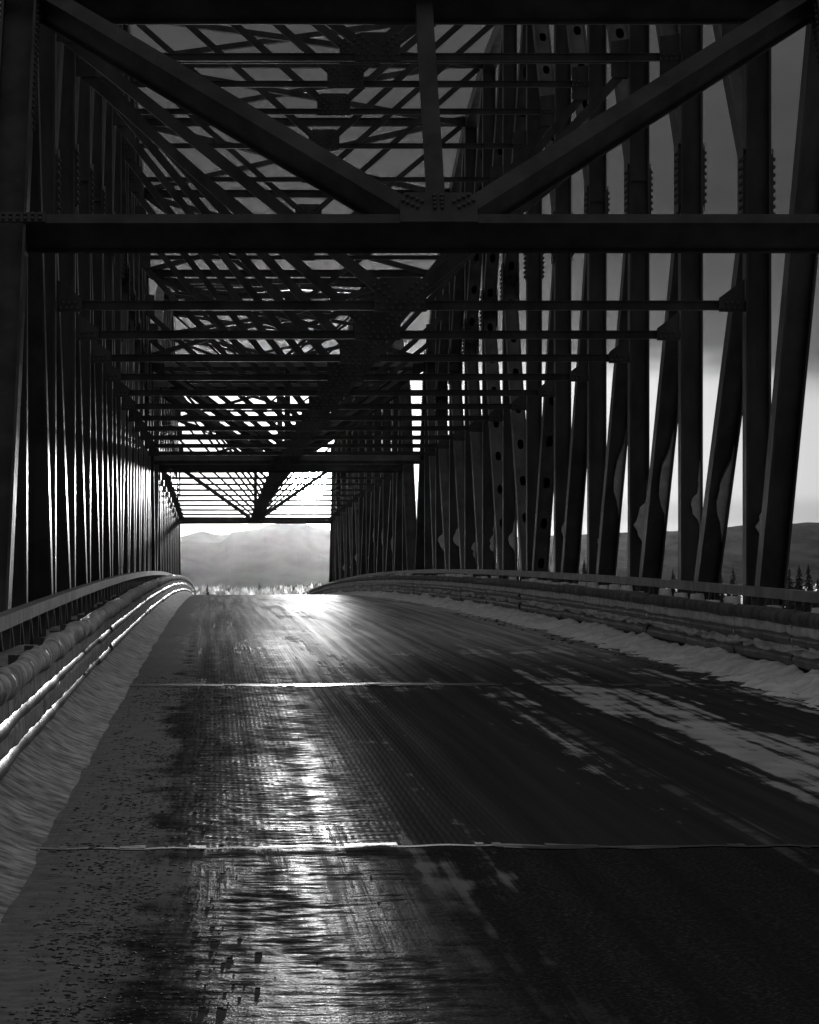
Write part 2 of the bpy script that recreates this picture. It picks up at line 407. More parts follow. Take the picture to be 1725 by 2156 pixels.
def build_span(y0, label, N=11):
    """y0: where the first bottom node stands; panels of S metres"""
    span = thing('truss_span', label, 'bridge span', (0, 0, 0))
    pan = 10.05 * S / (N - 1)
    def ynode(k): return y0 + 1.95 * S + (k - 1) * pan            # posts k = 1..N
    def res(a): 
        out = []
        for k in range(N):
            f = k * 10 / (N - 1); i0 = min(9, int(f)); out.append(a[i0] + (a[i0 + 1] - a[i0]) * (f - i0))
        return out
    MIDS, TOPS, KN = res(MIDS0), res(TOPS0), res(KN0)
    KM = (N + 1) // 2
    yb0, yb1 = y0, y0 + 13.95 * S
    yt0, yt1 = y0 + 1.13 * S, yb1 - 1.13 * S
    def P(x, y, h): return Vector((x, y, zr(y) + h))
    TOP0 = 7.85
    for sgn, X in ((-1, XL), (1, XR)):
        inner = X - sgn * MW / 2
        # chords, one part for each panel
        ny = [yt0] + [ynode(k) for k in range(1, N + 1)] + [yt1]
        nh = [TOP0] + TOPS + [TOP0]
        for a in range(N + 1):
            b = MB(); b.bar(P(X, ny[a], nh[a]), P(X, ny[a+1], nh[a+1]), X3, MW, 0.38); b.build('top_chord', 'steel', span)
        by = [yb0, y0 + 0.95 * S] + [ynode(k) for k in range(1, N + 1)] + [yb1 - 0.95 * S, yb1]
        for a in range(len(by) - 1):
            b = MB(); b.bar(P(X, by[a], BOT), P(X, by[a+1], BOT), X3, MW, 0.4); b.build('bottom_chord', 'steel', span)
        # inclined end posts
        for ya, yc in ((yb0, yt0), (yb1, yt1)):
            b = MB(); b.h_section(P(X, ya, BOT), P(X, yc, TOP0 + 0.12), X3, MW + 0.06, 0.46, 0.03); ep = b.build('end_post', 'portal', span)
            # long column of bolts on the end post flanges near its top
            bb = MB(); p0 = P(X, ya, BOT); p1 = P(X, yc, TOP0 + 0.12); ax = (p1 - p0).normalized(); n = ax.cross(X3).normalized()
            for q in range(22):
                f = 0.80 + q * 0.0085
                for sd in (-1, 1):
                    for off in (-0.12, 0.12):
                        bb.bolt(p0.lerp(p1, f) + X3 * sd * (MW + 0.06) / 2 + n * off, X3 * sd)
            bb.build('bolts', 'bolt', ep, kind='stuff')
        # hip hangers and first diagonals
        for ya, yh in ((yt0, y0 + 0.95 * S), (yt1, yb1 - 0.95 * S)):
            b = MB(); b.h_section(P(X, yh, BOT), P(X, yh, 6.2), X3, 0.26, 0.26); b.build('hanger', 'steel', span)
        for ya, k in ((yt0, 1), (yt1, N)):
            b = MB(); b.h_section(P(X, ya, TOP0), P(X, ynode(k), BOT), X3, MW, 0.36); b.build('diagonal', 'steel', span)
        # posts
        for k in range(1, N + 1):
            y = ynode(k); i = k - 1
            b = MB(); b.h_section(P(X, y, BOT), P(X, y, TOPS[i]), X3, MW - 0.012, 0.33); post = b.build('post', 'steel', span)
            # splice: plates on both flanges, bolts standing out sideways
            sp = MB(); bb = MB(); zc = zr(y) + KN[i]
            for sd in (-1, 1):
                xx = X + sd * (MW / 2 + 0.004)
                sp.bar((xx, y, zc - 0.42), (xx, y, zc + 0.42), X3, 0.018, 0.30)
                for q in range(8):
                    for off in (-0.1, 0.1):
                        bb.bolt((xx + sd * 0.009, y + off, zc - 0.36 + q * 0.103), X3 * sd, 0.03, 0.045)
            so = sp.build('splice_plate', 'steel', post); bb.build('bolts', 'bolt', post, kind='stuff')
            # gusset where the half diagonals meet the post, in the truss plane
            gp = MB()
            w_ = 0.38
            for sd in (-1, 1):
                xx = X + sd * (MW / 2 + 0.022)
                gp.plate([(xx, y - w_ * 0.3, zc - 0.5), (xx, y + w_, zc - 0.55), (xx, y + w_, zc + 0.55), (xx, y - w_ * 0.3, zc + 0.5)] if k <= KM else
                         [(xx, y + w_ * 0.3, zc - 0.5), (xx, y - w_, zc - 0.55), (xx, y - w_, zc + 0.55), (xx, y + w_ * 0.3, zc + 0.5)], X3, 0.014)
            if k != KM: gp.build('gusset_plate', 'steel', span)
            # frozen spray in the channel of the post
            if sgn > 0:
                hh0 = 1.4 + 0.5 * rng.random() - 0.03 * k; hh1 = hh0 + 0.55 + rng.random() * 0.6
                pts = []
                nn = 9
                mode = rng.random(); pk = rng.uniform(0.2, 0.55); wmax = rng.uniform(0.10, 0.24)
                for q in range(nn + 1):                                    # ragged inner edge, widest low down
                    f = q / nn
                    wdt = wmax * (f / pk) ** 0.6 if f < pk else wmax * ((1 - f) / (1 - pk)) ** (0.8 + 1.6 * mode)
                    wdt += rng.uniform(-0.03, 0.03)
                    pts.append((X + MW / 2 - 0.034 - min(0.25, max(0.012, wdt)), y - 0.05, zr(y) + hh0 + (hh1 - hh0) * f + rng.uniform(-0.02, 0.02)))
                poly = [(X + MW / 2 - 0.034, y - 0.05, zr(y) + hh1 + rng.uniform(0.1, 0.5))] + pts[::-1] + [(X + MW / 2 - 0.034, y - 0.05, zr(y) + hh0 - rng.uniform(0.1, 0.7))]
                sb = MB(); sb.plate(poly, (0, 1, 0), 0.07); sb.build('frozen_spray', 'snow', post)
        # half diagonals: from the middle of post k towards the span's centre, up and down
        for k in range(1, N + 1):
            if k == KM: continue
            j = k + 1 if k < KM else k - 1
            i = k - 1
            ya, yb_ = ynode(k), ynode(j)
            for up in (0, 1):
                b = MB()
                p0 = P(X, ya, KN[i] + (0.12 if up else -0.12)); p1 = P(X, yb_, TOPS[j - 1] if up else BOT)
                if (5 <= k <= N - 3) or up and 3 <= k <= N - 2: b.holed_box(p0, p1, X3, MW - 0.02, 0.34)
                else: b.h_section(p0, p1, X3, MW - 0.02, 0.34)
                dg = b.build('diagonal', 'steel', span)
                if sgn > 0 and not up and k <= 3:
                    sb = MB(); dirv = (p1 - p0).normalized(); nrm = dirv.cross(X3).normalized()
                    if nrm.y > 0: nrm = -nrm
                    L = (p1 - p0).length; pts = []
                    f0, f1 = 0.48, 0.62
                    for q in range(8):
                        f = q / 7
                        pts.append(p0 + dirv * L * (f0 + (f1 - f0) * f) + nrm * 0.05 + X3 * (MW / 2 - 0.045 - 0.13 * math.sin(math.pi * f) - rng.uniform(0, 0.03)))
                    poly = [p0 + dirv * L * (f0 - 0.03) + nrm * 0.05 + X3 * (MW / 2 - 0.04)] + pts + [p0 + dirv * L * (f1 + 0.02) + nrm * 0.05 + X3 * (MW / 2 - 0.04)]
                    sb.plate(poly, nrm, 0.07); sb.build('frozen_spray', 'snow', dg)
    # floor beams
    for k in range(-1, N + 2):
        y = ynode(k) if 1 <= k <= N else (y0 + 0.95 * S if k == 0 else yb1 - 0.95 * S if k == N + 1 else yb0)
        b = MB(); b.bar((XL_IN, y, zr(y) - 0.85), (XR_IN, y, zr(y) - 0.85), (0, 0, 1), 0.9, 0.3); b.build('floor_beam', 'steel', span)
    # sway frames: lower strut, V, middle strut, V, top strut
    def vee(y, hc, hcorner, w=0.15, dp=0.12):
        for sgn, xe in ((-1, XL_IN), (1, XR_IN)):
            p0 = Vector((CX + sgn * 0.16, y, zr(y) + hc + 0.14)); p1 = Vector((xe - sgn * 0.10, y, zr(y) + hcorner - 0.22))
            w2 = w if N > 9 else w * 0.7
            b = MB(); b.bar(p0, p1, (0, 1, 0), dp * 0.6, w2); b.bar(p0, p1, (0, 1, 0), 0.012, w2, ox=-dp * 0.4)
            b.build('sway_brace', 'steel', span)
    def strut(y, h, hgt, dp, bolts=True):
        b = MB(); z = zr(y) + h
        b.bar((XL_IN + 0.002, y, z), (XR_IN - 0.002, y, z), (0, 0, 1), hgt, 0.02, on=0)
        b.bar((XL_IN + 0.002, y, z - hgt / 2 - 0.007), (XR_IN - 0.002, y, z - hgt / 2 - 0.007), (0, 0, 1), 0.012, dp)
        b.bar((XL_IN + 0.002, y, z + hgt / 2 + 0.007), (XR_IN - 0.002, y, z + hgt / 2 + 0.007), (0, 0, 1), 0.012, dp)
        return b.build('strut', 'steel', span)
    def center_gusset(y, h, half, tall, below=0.09, arm=0.6):
        z = zr(y) + h; yy = y - 0.085
        g = MB(); g.plate([(CX - half, yy, z - below), (CX + half, yy, z - below), (CX + half, yy, z + tall * 0.85), (CX + half * 0.72, yy, z + tall), (CX - half * 0.72, yy, z + tall), (CX - half, yy, z + tall * 0.85)], (0, 1, 0), 0.016)
        go = g.build('gusset_plate', 'steel', span)
        bb = MB(); n = 6
        for r_ in (0, 1):
            for q in range(n - r_):
                bb.bolt((CX - half * 0.85 + (q + r_ * 0.5) * 1.7 * half / (n - 1), yy - 0.008, z - 0.045 + 0.075 * (1 - r_)), (0, -1, 0))
        for sgn in (-1, 1):
            dv = Vector((sgn, 0, arm)).normalized(); nv = Vector((-sgn * dv.z, 0, abs(dv.x)))
            for q in range(4):
                for r_ in (-1, 1):
                    p = Vector((CX + sgn * half * 0.34, yy - 0.008, z + 0.13)) + dv * (q * 0.085) + nv * (r_ * 0.05)
                    if p.z < z + tall - 0.03: bb.bolt(p, (0, -1, 0))
        bb.build('bolts', 'bolt', go, kind='stuff')
    def corner_gusset(y, h, sgn, up=0.34, down=0.09, length=0.34):
        z = zr(y) + h; yy = y - 0.085; xe = XL_IN if sgn < 0 else XR_IN
        g = MB(); pts = [(xe + -sgn * 0.004, yy, z - down), (xe - sgn * length, yy, z - down), (xe - sgn * length, yy, z + down), (xe - sgn * 0.004, yy, z + up)]
        g.plate(pts, (0, 1, 0), 0.016); go = g.build('gusset_plate', 'steel', span)
        bb = MB()
        for r_ in (0, 1):
            for q in range(4 - r_):
                bb.bolt((xe - sgn * (0.06 + q * 0.075 + r_ * 0.035), yy - 0.008, z - 0.04 + 0.07 * r_), (0, -1, 0), 0.024)
        bb.build('bolts', 'bolt', go, kind='stuff')
    for k in range(1, N + 1):
        i = k - 1; y = ynode(k)
        strut(y, LOW, 0.098 if N > 9 else 0.062, 0.11 if N > 9 else 0.07); strut(y, MIDS[i], 0.09, 0.10); strut(y, TOPS[i], 0.2, 0.2)
        vee(y, LOW, MIDS[i]); vee(y, MIDS[i], TOPS[i] + 0.1, 0.14)
        sl = (MIDS[i] - LOW) / 4.4
        center_gusset(y, LOW, 0.34, 0.36, arm=sl); center_gusset(y, MIDS[i], 0.34, 0.36, arm=(TOPS[i] - MIDS[i]) / 4.4)
        for sgn in (-1, 1):
            corner_gusset(y, LOW, sgn); corner_gusset(y, MIDS[i], sgn, 0.34, 0.30, 0.3)
    # top laterals: crosses over pairs of panels
    ny = [yt0] + [ynode(k) for k in range(1, N + 1)] + [yt1]; nh = [TOP0] + TOPS + [TOP0]
    for a in range(N + 1):
        for sg in (0, 1):
            xa, xb = (XL_IN, XR_IN) if sg else (XR_IN, XL_IN)
            o = -0.06 if sg else 0.10
            b = MB(); b.bar(P(xa, ny[a], nh[a] + o), P(xb, ny[a + 1], nh[a + 1] + o), (0, 0, 1), 0.14, 0.17); b.build('top_lateral', 'steel', span)
    # portals in the plane of the end posts
    for ya, yc, hb in ((yb0, yt0, 4.82 if y0 < 60 else 4.72), (yb1, yt1, 4.68)):
        A = P(CX, ya, BOT); B = P(CX, yc, TOP0 + 0.12); e = (B - A).normalized()
        n = e.cross(X3).normalized()
        if n.y > 0: n = -n                                        # towards the camera side
        def at(h):                                               # point on the end post axis at height h above the road
            f = (h - BOT) / (TOP0 + 0.12 - BOT); return A.lerp(B, f)
        pl, pt = at(hb), at(TOP0 - 0.16)
        def beam(p, a_, b_, name):
            q = MB(); l = Vector((XL_IN + 0.003, p.y, p.z)); r = Vector((XR_IN - 0.003, p.y, p.z))
            q.bar(l, r, n, b_ - 0.06, a_ * 0.55); 
            q.bar(l, r, n, 0.028, a_, ox=b_ / 2); q.bar(l, r, n, 0.028, a_, ox=-b_ / 2)
            return q.build(name, 'portal', span)
        beam(pl, 0.135, 0.44, 'portal_beam'); beam(pt, 0.15, 0.50, 'portal_beam')
        hw = 0.42
        face = n * 0.245
        for sgn, xe in ((-1, XL_IN), (1, XR_IN)):
            p0 = Vector((CX + sgn * 0.32, pl.y, pl.z)) + e * 0.2; p1 = Vector((xe - sgn * 0.12, pt.y, pt.z)) - e * 0.05
            thin = 0.55 if ya > 200 else 1.0                      # last portal's braces thinned in shape so more sun glare shows past them
            q = MB(); q.bar(p0, p1, n, 0.38 * thin, 0.12 * thin); q.bar(p0, p1, n, 0.026, 0.20 * thin, ox=0.20 * thin); q.bar(p0, p1, n, 0.026, 0.20 * thin, ox=-0.20 * thin)
            q.build('portal_brace', 'portal', span)
            g = MB(); c = Vector((xe, pt.y, pt.z)) + face * 1.05
            g.plate([c - X3 * sgn * 0.05 - e * 0.12, c - X3 * sgn * 0.42 - e * 0.12, c - X3 * sgn * 0.42 + e * 0.22, c + X3 * sgn * 0.34 + e * 0.22, c + X3 * sgn * 0.34 - e * 0.12], n, 0.018)
            go = g.build('gusset_plate', 'portal', span); bb = MB()
            for q_ in range(8):
                for r_ in range(3):
                    bb.bolt(c - X3 * sgn * (-0.28 + 0.085 * q_) + e * (-0.07 + r_ * 0.085 + 0.02 * (q_ % 2)) + n * 0.009, n)
            bb.build('bolts', 'bolt', go, kind='stuff')
            g = MB(); c = Vector((xe, pl.y, pl.z)) + face
            g.plate([c - X3 * sgn * 0.24 - e * 0.065, c + X3 * sgn * 0.36 - e * 0.065, c + X3 * sgn * 0.36 + e * 0.075, c - X3 * sgn * 0.24 + e * 0.075], n, 0.018)
            go = g.build('gusset_plate', 'portal', span); bb = MB()
            for q_ in range(7):
                for r_ in (-1, 1): bb.bolt(c - X3 * sgn * (0.18 - 0.08 * q_) + e * (r_ * 0.035 + 0.005) + n * 0.009, n, 0.022)
            bb.build('bolts', 'bolt', go, kind='stuff')
        q = MB(); q.bar(Vector((CX, pl.y, pl.z)) + e * 0.15, Vector((CX - 0.02, pt.y, pt.z)) - e * 0.07, n, 0.2, 0.19); q.build('portal_hanger', 'portal', span)
        g = MB(); c = Vector((CX, pl.y, pl.z)) + face
        g.plate([c - X3 * hw - e * 0.066, c + X3 * hw - e * 0.066, c + X3 * hw + e * 0.26, c + X3 * (hw - 0.06) + e * 0.38, c - X3 * (hw - 0.06) + e * 0.38, c - X3 * hw + e * 0.26], n, 0.018)
        go = g.build('gusset_plate', 'portal', span); bb = MB()
        for r_ in range(4):
            for s_ in (-1, 1): bb.bolt(c + X3 * s_ * 0.04 + e * (0.14 + r_ * 0.062) + n * 0.009, n, 0.022)
        for sgn in (-1, 1):
            dv = (X3 * sgn * 1.0 + e * 0.62).normalized(); nv = dv.cross(n)
            for q_ in range(4):
                for r_ in (-1, 1): bb.bolt(c + X3 * sgn * 0.2 + e * 0.19 + dv * (q_ * 0.062) + nv * (r_ * 0.05) + n * 0.009, n, 0.022)
        bb.build('bolts', 'bolt', go, kind='stuff')
    return span

build_span(5.25 * S, 'dark steel through-truss span carrying the road uphill to its crest')
build_span(19.45 * S, 'dark steel through-truss span standing beyond the crest, low sun shining through its top bracing', 9)

# ------------------------------------------------------------------ piers
for yp, lab in ((5.2 * S, 'concrete pier under the uphill end of the truss bridge'), (19.4 * S, 'concrete pier under the joint between the two truss spans'), (33.4 * S, 'concrete pier under the far downhill end of the truss bridge')):
    pr = thing('bridge_pier', lab, 'pier', (CX, yp, -7.0), 'concrete bridge piers')
    top = zr(yp) - 1.22 + 7.0
    b = MB()
    for zz, wx, wy in ((0, 4.9, 1.3), (top - 0.8, 4.5, 0.9)):
        b.v += [(-wx, -wy * 0.6, zz), (-wx + 0.5, -wy, zz), (wx - 0.5, -wy, zz), (wx, -wy * 0.6, zz), (wx, wy * 0.6, zz), (wx - 0.5, wy, zz), (-wx + 0.5, wy, zz), (-wx, wy * 0.6, zz)]
    b.f += [tuple(range(7, -1, -1)), tuple(range(8, 16))] + [(i, (i + 1) % 8, 8 + (i + 1) % 8, 8 + i) for i in range(8)]
    b.build('shaft', 'concrete', pr)
    b = MB(); b.bar((-5.2, 0, top - 0.42), (5.2, 0, top - 0.42), (0, 0, 1), 0.76, 2.2); b.build('cap', 'concrete', pr)

# ------------------------------------------------------------------ guardrails and railings
Y_A, Y_B = 4.0, 236.0
def make_guardrail(side, label):
    g = thing('guardrail', label, 'guardrail')
    xg = -1.2 if side < 0 else 6.06                               # face of the rail
    s_ = -side                                                    # direction towards the road
    crest = (0.22, 0.43, 0.66)
    amp = 0.075
    def prof_pts():
        pts = []
        for i in range(33):
            h = 0.12 + i * (0.74 - 0.12) / 32
            dd = min(abs(h - c) for c in crest)
            pts.append((h, amp * max(0.0, math.cos(min(dd / 0.095, 1) * math.pi / 2)) ** 0.8))
        return pts
    PP = prof_pts()
    pitch = 2.1; seg = 2 * pitch
    n = int((Y_B - Y_A) / seg)
    for q in range(n):
        ya = Y_A + q * seg; m_ = MB(); ys = [ya + seg * i / 10 - (0.03 if i == 10 else 0) for i in range(11)]
        kx = rng.uniform(-0.012, 0.012); kz = rng.uniform(-0.012, 0.012)
        far = q > 24
        pp = PP[::2] if far else PP
        for y in ys:
            wob = 0.012 * fbm(y * 0.7, xg, 2.0) + kx
            for h, o in pp: m_.v.append((xg + s_ * (o - amp + wob), y, zr(y) + h + kz + 0.01 * fbm(y * 0.5, 7.0, xg)))
        k = len(pp)
        for i in range(len(ys) - 1):
            for j in range(k - 1): m_.f.append((i*k + j, i*k + j + 1, (i+1)*k + j + 1, (i+1)*k + j))
        o = m_.build('rail_panel', 'rail', g, smooth=True)
    for q in range(2 * n):
        y = Y_A + q * pitch
        b = MB(); b.bar((xg - s_ * 0.17, y, zr(y) - 0.03), (xg - s_ * 0.17, y, zr(y) + 0.70), (0, 1, 0), 0.12, 0.14)
        b.build('post', 'rail', g)
        b = MB()                                                  # dark band round each crest at the post
        for c in crest:
            rr = amp + 0.02 if c < 0.5 else 0.125
            ring0 = []
            for i in range(9):
                an = -math.pi / 2 + math.pi * i / 8
                ring0.append((xg + s_ * (-amp + rr * max(0.0, math.cos(an)) ** 0.8), zr(y) + c + (0.07 if c < 0.5 else 0.108) * math.sin(an)))
            bb0 = len(b.v)
            for yy in (y - 0.026, y + 0.026):
                b.v += [(px, yy, pz) for px, pz in ring0]
            b.f += [(bb0 + i, bb0 + i + 1, bb0 + 9 + i + 1, bb0 + 9 + i) for i in range(8)]
        b.build('strap', 'band', g)
    return xg, s_, crest, amp, pitch, n
def make_railing(side, label):
    g = thing('bridge_railing', label, 'railing')
    xo = -1.8 if side < 0 else 6.66
    s_ = -side; up = 0.05 if side > 0 else 0.0
    seg = 6.6; n = int((Y_B - Y_A) / seg) + 1
    for q in range(n):
        ya = Y_A + q * seg; m_ = MB()
        ys = [ya + (seg - 0.02) * i / 6 for i in range(7)]
        def pr(i):
            y = ys[i]; z = zr(y); w = 0.008 * fbm(y * 0.6, xo, 1.0)
            return [(xo - 0.06 + w, y, z + 0.745 + up), (xo + 0.06 + w, y, z + 0.745 + up), (xo + 0.06 + w, y, z + 0.865 + up), (xo - 0.06 + w, y, z + 0.865 + up)]
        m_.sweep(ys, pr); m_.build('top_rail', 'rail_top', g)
        m_ = MB()
        def pr2(i):
            y = ys[i]; z = zr(y)
            return [(xo - 0.04, y, z + 0.30), (xo + 0.04, y, z + 0.30), (xo + 0.04, y, z + 0.38), (xo - 0.04, y, z + 0.38)]
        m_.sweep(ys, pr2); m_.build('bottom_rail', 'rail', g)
    k = int((Y_B - Y_A) / 1.65)
    for q in range(k):
        y = Y_A + 0.5 + q * 1.65
        b = MB()
        pth = [i / 6 for i in range(7)]
        def prp(i):
            f = pth[i]; z = zr(y) - 0.02 + (0.755 + up) * f; bow = 0.05 * math.sin(math.pi * f)
            return [(xo - 0.035, y - 0.025 - bow, z), (xo + 0.035, y - 0.025 - bow, z), (xo + 0.035, y + 0.025 - bow, z), (xo - 0.035, y + 0.025 - bow, z)]
        b.sweep(pth, prp); b.build('rail_post', 'rail', g)
        b = MB(); b.bar((xo, y + 0.55, zr(y + 0.55) + 0.745 + up), (xo, y + 1.15, zr(y + 1.15) + 0.38), X3, 0.04, 0.045); b.build('slanted_bar', 'rail', g)
    return xo
GL = make_guardrail(-1, 'ice-crusted corrugated steel guardrail beside the gravel-strewn road shoulder')
GR = make_guardrail(1, 'corrugated steel guardrail with snow packed between its ribs, above a plowed snowbank')
XOL = make_railing(-1, 'steel bridge railing with sunlit top rail behind the ice-crusted guardrail')
XOR = make_railing(1, 'steel bridge railing behind the snow-packed guardrail, mounds of snow between its posts')

def snow_sheet(name, label, mat, ys, offs, fn, smooth=True):
    b = MB(); k = len(offs)
    for y in ys:
        for o in offs: b.v.append(fn(o, y))
    for i in range(len(ys) - 1):
        for j in range(k - 1): b.f.append((i*k + j, i*k + j + 1, (i+1)*k + j + 1, (i+1)*k + j))
    ob = b.build(name, mat, smooth=smooth, kind='stuff'); tag(ob, label, 'snow')
    return ob
def yr(a, b, s0, s1):
    out = []; y = a
    while y < b:
        out.append(y); y += s0 + (s1 - s0) * min(1, (y - a) / 60)
    return out

# left: plowed snow curving from the road up to the rail
xg = GL[0]
def fL(o, y):                                                     # o 0..1 from road to rail
    x = xg + 0.56 - 0.64 * o
    edge = 0.05 * fbm(y * 0.35, 4.0)
    h = 0.22 * max(0.0, o) ** 2.4 - 0.03 * (1 - o) ** 2 - 0.002
    h += 0.0015 * fbm(x * 4, y * 3.0, 1.0) + 0.002 * fbm(x * 16, y * 14, 3.0) + 0.012 * max(0.0, fbm(x * 7, y * 5, 8.0) - 0.35)
    return (x + edge * (1 - o), y, road_h(x, y) + h)
snow_sheet('plowed_snow', 'smooth dirty plowed snow ramped up against the ice-crusted guardrail', 'ramp_snow', yr(4, 200, 0.09, 0.7), [i / 24 for i in range(25)], fL)
# left: packed snow in the valleys of the rail
def fill(side, lo, hi, depth, ragged, seed):
    G = GL if side < 0 else GR
    xg_, s_ = G[0], G[1]
    def f(o, y):
        h = lo + (hi - lo) * o
        bulge = min(1.0, 2.2 * math.sin(math.pi * o)) if 0 < o < 1 else 0
        x = xg_ + s_ * (-0.075 + depth * bulge + ragged * fbm(y * 2.4, h * 9, seed) * (0.5 + bulge))
        return (x, y, zr(y) + h + 0.25 * ragged * fbm(y * 4, o * 2, seed + 5))
    return f
YS = yr(4, 200, 0.14, 0.6)
offs = [i / 8 for i in range(9)]
snow_sheet('packed_snow', 'grey snow packed smooth in the upper groove of the ice-crusted guardrail', 'dirty_snow', YS, offs, fill(-1, 0.435, 0.64, 0.071, 0.006, 1.0))
snow_sheet('packed_snow', 'grey snow packed smooth in the lower groove of the ice-crusted guardrail', 'dirty_snow', YS, offs, fill(-1, 0.225, 0.425, 0.070, 0.009, 2.0))
snow_sheet('packed_snow', 'pale ragged snow packed in the upper groove of the guardrail above the snowbank', 'snow', YS, offs, fill(1, 0.46, 0.62, 0.056, 0.016, 3.0))
snow_sheet('packed_snow', 'broken pale snow clinging in the lower groove of the guardrail above the snowbank', 'snow', YS, offs, fill(1, 0.25, 0.40, 0.040, 0.034, 4.0))
# lumpy snow cap on the left rail's top crest, pinched at every strap
pitch = GL[4]
def cap(side, seed, rad, lump):
    G = GL if side < 0 else GR
    xg_, s_ = G[0], G[1]
    def f(o, y):
        ph = ((y - Y_A) / pitch) % 1.0
        pin = 1 - math.exp(-min(ph, 1 - ph) / 0.10)
        cell = math.floor((y - Y_A) / pitch)
        r = rad * (0.93 + pin * (0.07 + lump * (0.15 + 0.3 * math.sin(cell * 2.4 + seed)) * math.sin(math.pi * ph ** 0.7) + lump * 1.2 * fbm(y * 0.55, o * 2.2, seed) + lump * 0.35 * fbm(y * 3.0, o * 4.0, seed)))
        an = R(-75) + o * R(255)
        return (xg_ + s_ * (-0.045 + r * math.cos(an)), y, zr(y) + 0.655 + r * 1.15 * math.sin(an))
    return f
snow_sheet('snow_cap', 'lumpy old snow draped over the top rib of the ice-crusted guardrail', 'snow_cap', yr(4, 200, 0.1, 0.5), [i / 12 for i in range(13)], cap(-1, 1.0, 0.078, 0.24))
snow_sheet('snow_cap', 'thin dark ice crust over the top rib of the guardrail above the snowbank', 'ice_crust', yr(4, 200, 0.14, 0.6), [i / 12 for i in range(13)], cap(1, 2.2, 0.062, 0.2))
# wavy drift ridges between left guardrail and railing
def fW(o, y):
    x = -1.28 - 0.62 * o
    ph = ((y - Y_A + 0.35 * o + 0.15 * fbm(x * 2, y * 0.4)) / pitch) % 1.0
    rid = max(0.0, math.sin(math.pi * ph)) ** 1.6
    cell = math.floor((y - Y_A) / pitch)
    return (x, y, zr(y) + 0.30 + rid * (0.26 + 0.08 * math.sin(cell * 1.7)) + 0.03 * fbm(x * 4, y * 2, 5) - 0.12 * o * o)
snow_sheet('snow_drift', 'wavy grey snow ridges lying between the ice-crusted guardrail and its railing', 'dirty_snow', yr(4, 200, 0.12, 0.5), [i / 10 for i in range(11)], fW)
# bells of snow between the posts of the right railing
bm_ = MB(); q = 0
y = Y_A + 1.3
while y < 150:
    if rng.random() < 0.86:
        hb = rng.uniform(0.25, 0.34); w0 = rng.uniform(0.5, 0.68); w1 = w0 * rng.uniform(0.35, 0.55); sh = rng.uniform(-0.08, 0.08)
        lv = [(0, w0), (0.3, w0 * 0.8), (0.65, w1 * 1.2), (1.0, w1)]
        ring = []
        b0 = len(bm_.v)
        for f, w in lv:
            for a in range(10):
                an = a * math.pi / 5
                bm_.v.append((6.50 + 0.14 * math.cos(an) * (1 - 0.4 * f), y + sh * f + w * math.sin(an) * (1 + 0.06 * fbm(a, y, f)), zr(y) + 0.46 + hb * f + 0.01 * fbm(a * 2, y)))
        for l in range(3):
            for a in range(10): bm_.f.append((b0 + l*10 + a, b0 + l*10 + (a+1) % 10, b0 + (l+1)*10 + (a+1) % 10, b0 + (l+1)*10 + a))
        bm_.f.append(tuple(b0 + 30 + a for a in range(10)))
    y += 1.65
tag(bm_.build('snow_mounds', 'snow', smooth=True, kind='stuff'), 'pale bell-shaped snow mounds between the posts of the railing behind the snowbank', 'snow')
def fB(o, y):
    x = 6.0 + 0.62 * o
    return (x + 0.05, y, zr(y) + 0.34 + 0.08 * fbm(y * 0.8, o * 2) + 0.05 * o)
snow_sheet('snow_shelf', 'snow shelf filling the gap behind the guardrail above the snowbank', 'snow', yr(4, 200, 0.3, 0.8), [i / 6 for i in range(7)], fB)
# right: rough plowed snowbank along the road edge
def fR(o, y):
    x = 5.0 + 1.1 * o
    rough = fbm(x * 2.6, y * 1.1, 6.0, 5)
    h = -0.02 + 0.22 * max(0.0, (o - 0.22) / 0.78) ** 1.3 * (0.75 + 0.5 * fbm(y * 0.22, 3.0)) + 0.075 * rough * min(1, o * 1.8) + 0.035 * fbm(x * 8, y * 5, 2.0, 5) * min(1, o * 2)
    return (x, y, road_h(x, y) + h)
snow_sheet('snowbank', 'rough crumbling snowbank plowed along the foot of the snow-packed guardrail', 'snow', yr(16, 200, 0.10, 0.5), [i / 34 for i in range(35)], fR)

# ------------------------------------------------------------------ stones scattered on the road
def stones(name, label, n, place, size):
    b = MB()
    for _ in range(n):
        x, y = place(); r = size()
        z = road_h(x, y); b0 = len(b.v); a0 = rng.random() * 6.28
        k = 5
        for hh, sc_ in ((-0.2, 0.9), (0.15, 1.0), (0.38, 0.6)):
            for i in range(k):
                an = a0 + i * 2 * math.pi / k
                b.v.append((x + r * sc_ * math.cos(an) * rng.uniform(0.7, 1.2), y + r * sc_ * math.sin(an) * rng.uniform(0.7, 1.2), z + r * hh * rng.uniform(0.8, 1.1)))
        for l in (0, 1):
            for i in range(k): b.f.append((b0 + l*k + i, b0 + l*k + (i+1) % k, b0 + (l+1)*k + (i+1) % k, b0 + (l+1)*k + i))
        b.f.append(tuple(b0 + 2*k + i for i in range(k)))
    tag(b.build(name, 'gravel', kind='stuff'), label, 'gravel')
def pl():
    while True:
        y = 10.5 + 28 * rng.random() ** 1.5; x = -0.42 + rng.gauss(0, 0.2)
        if -0.78 < x < 0.35 and fbm(x * 1.4, y * 0.35, 9.0) + rng.random() * 0.9 > 0.35: return x, y
stones('gravel', 'black gravel scattered over the dirty snow beside the ice-crusted guardrail', 5200, pl, lambda: 0.004 + 0.011 * rng.random() ** 2.5)
stones('gravel', 'few dark stones on the open middle of the road', 120, lambda: (rng.uniform(0.3, 3.0), 11 + 40 * rng.random() ** 1.3), lambda: rng.uniform(0.004, 0.009))
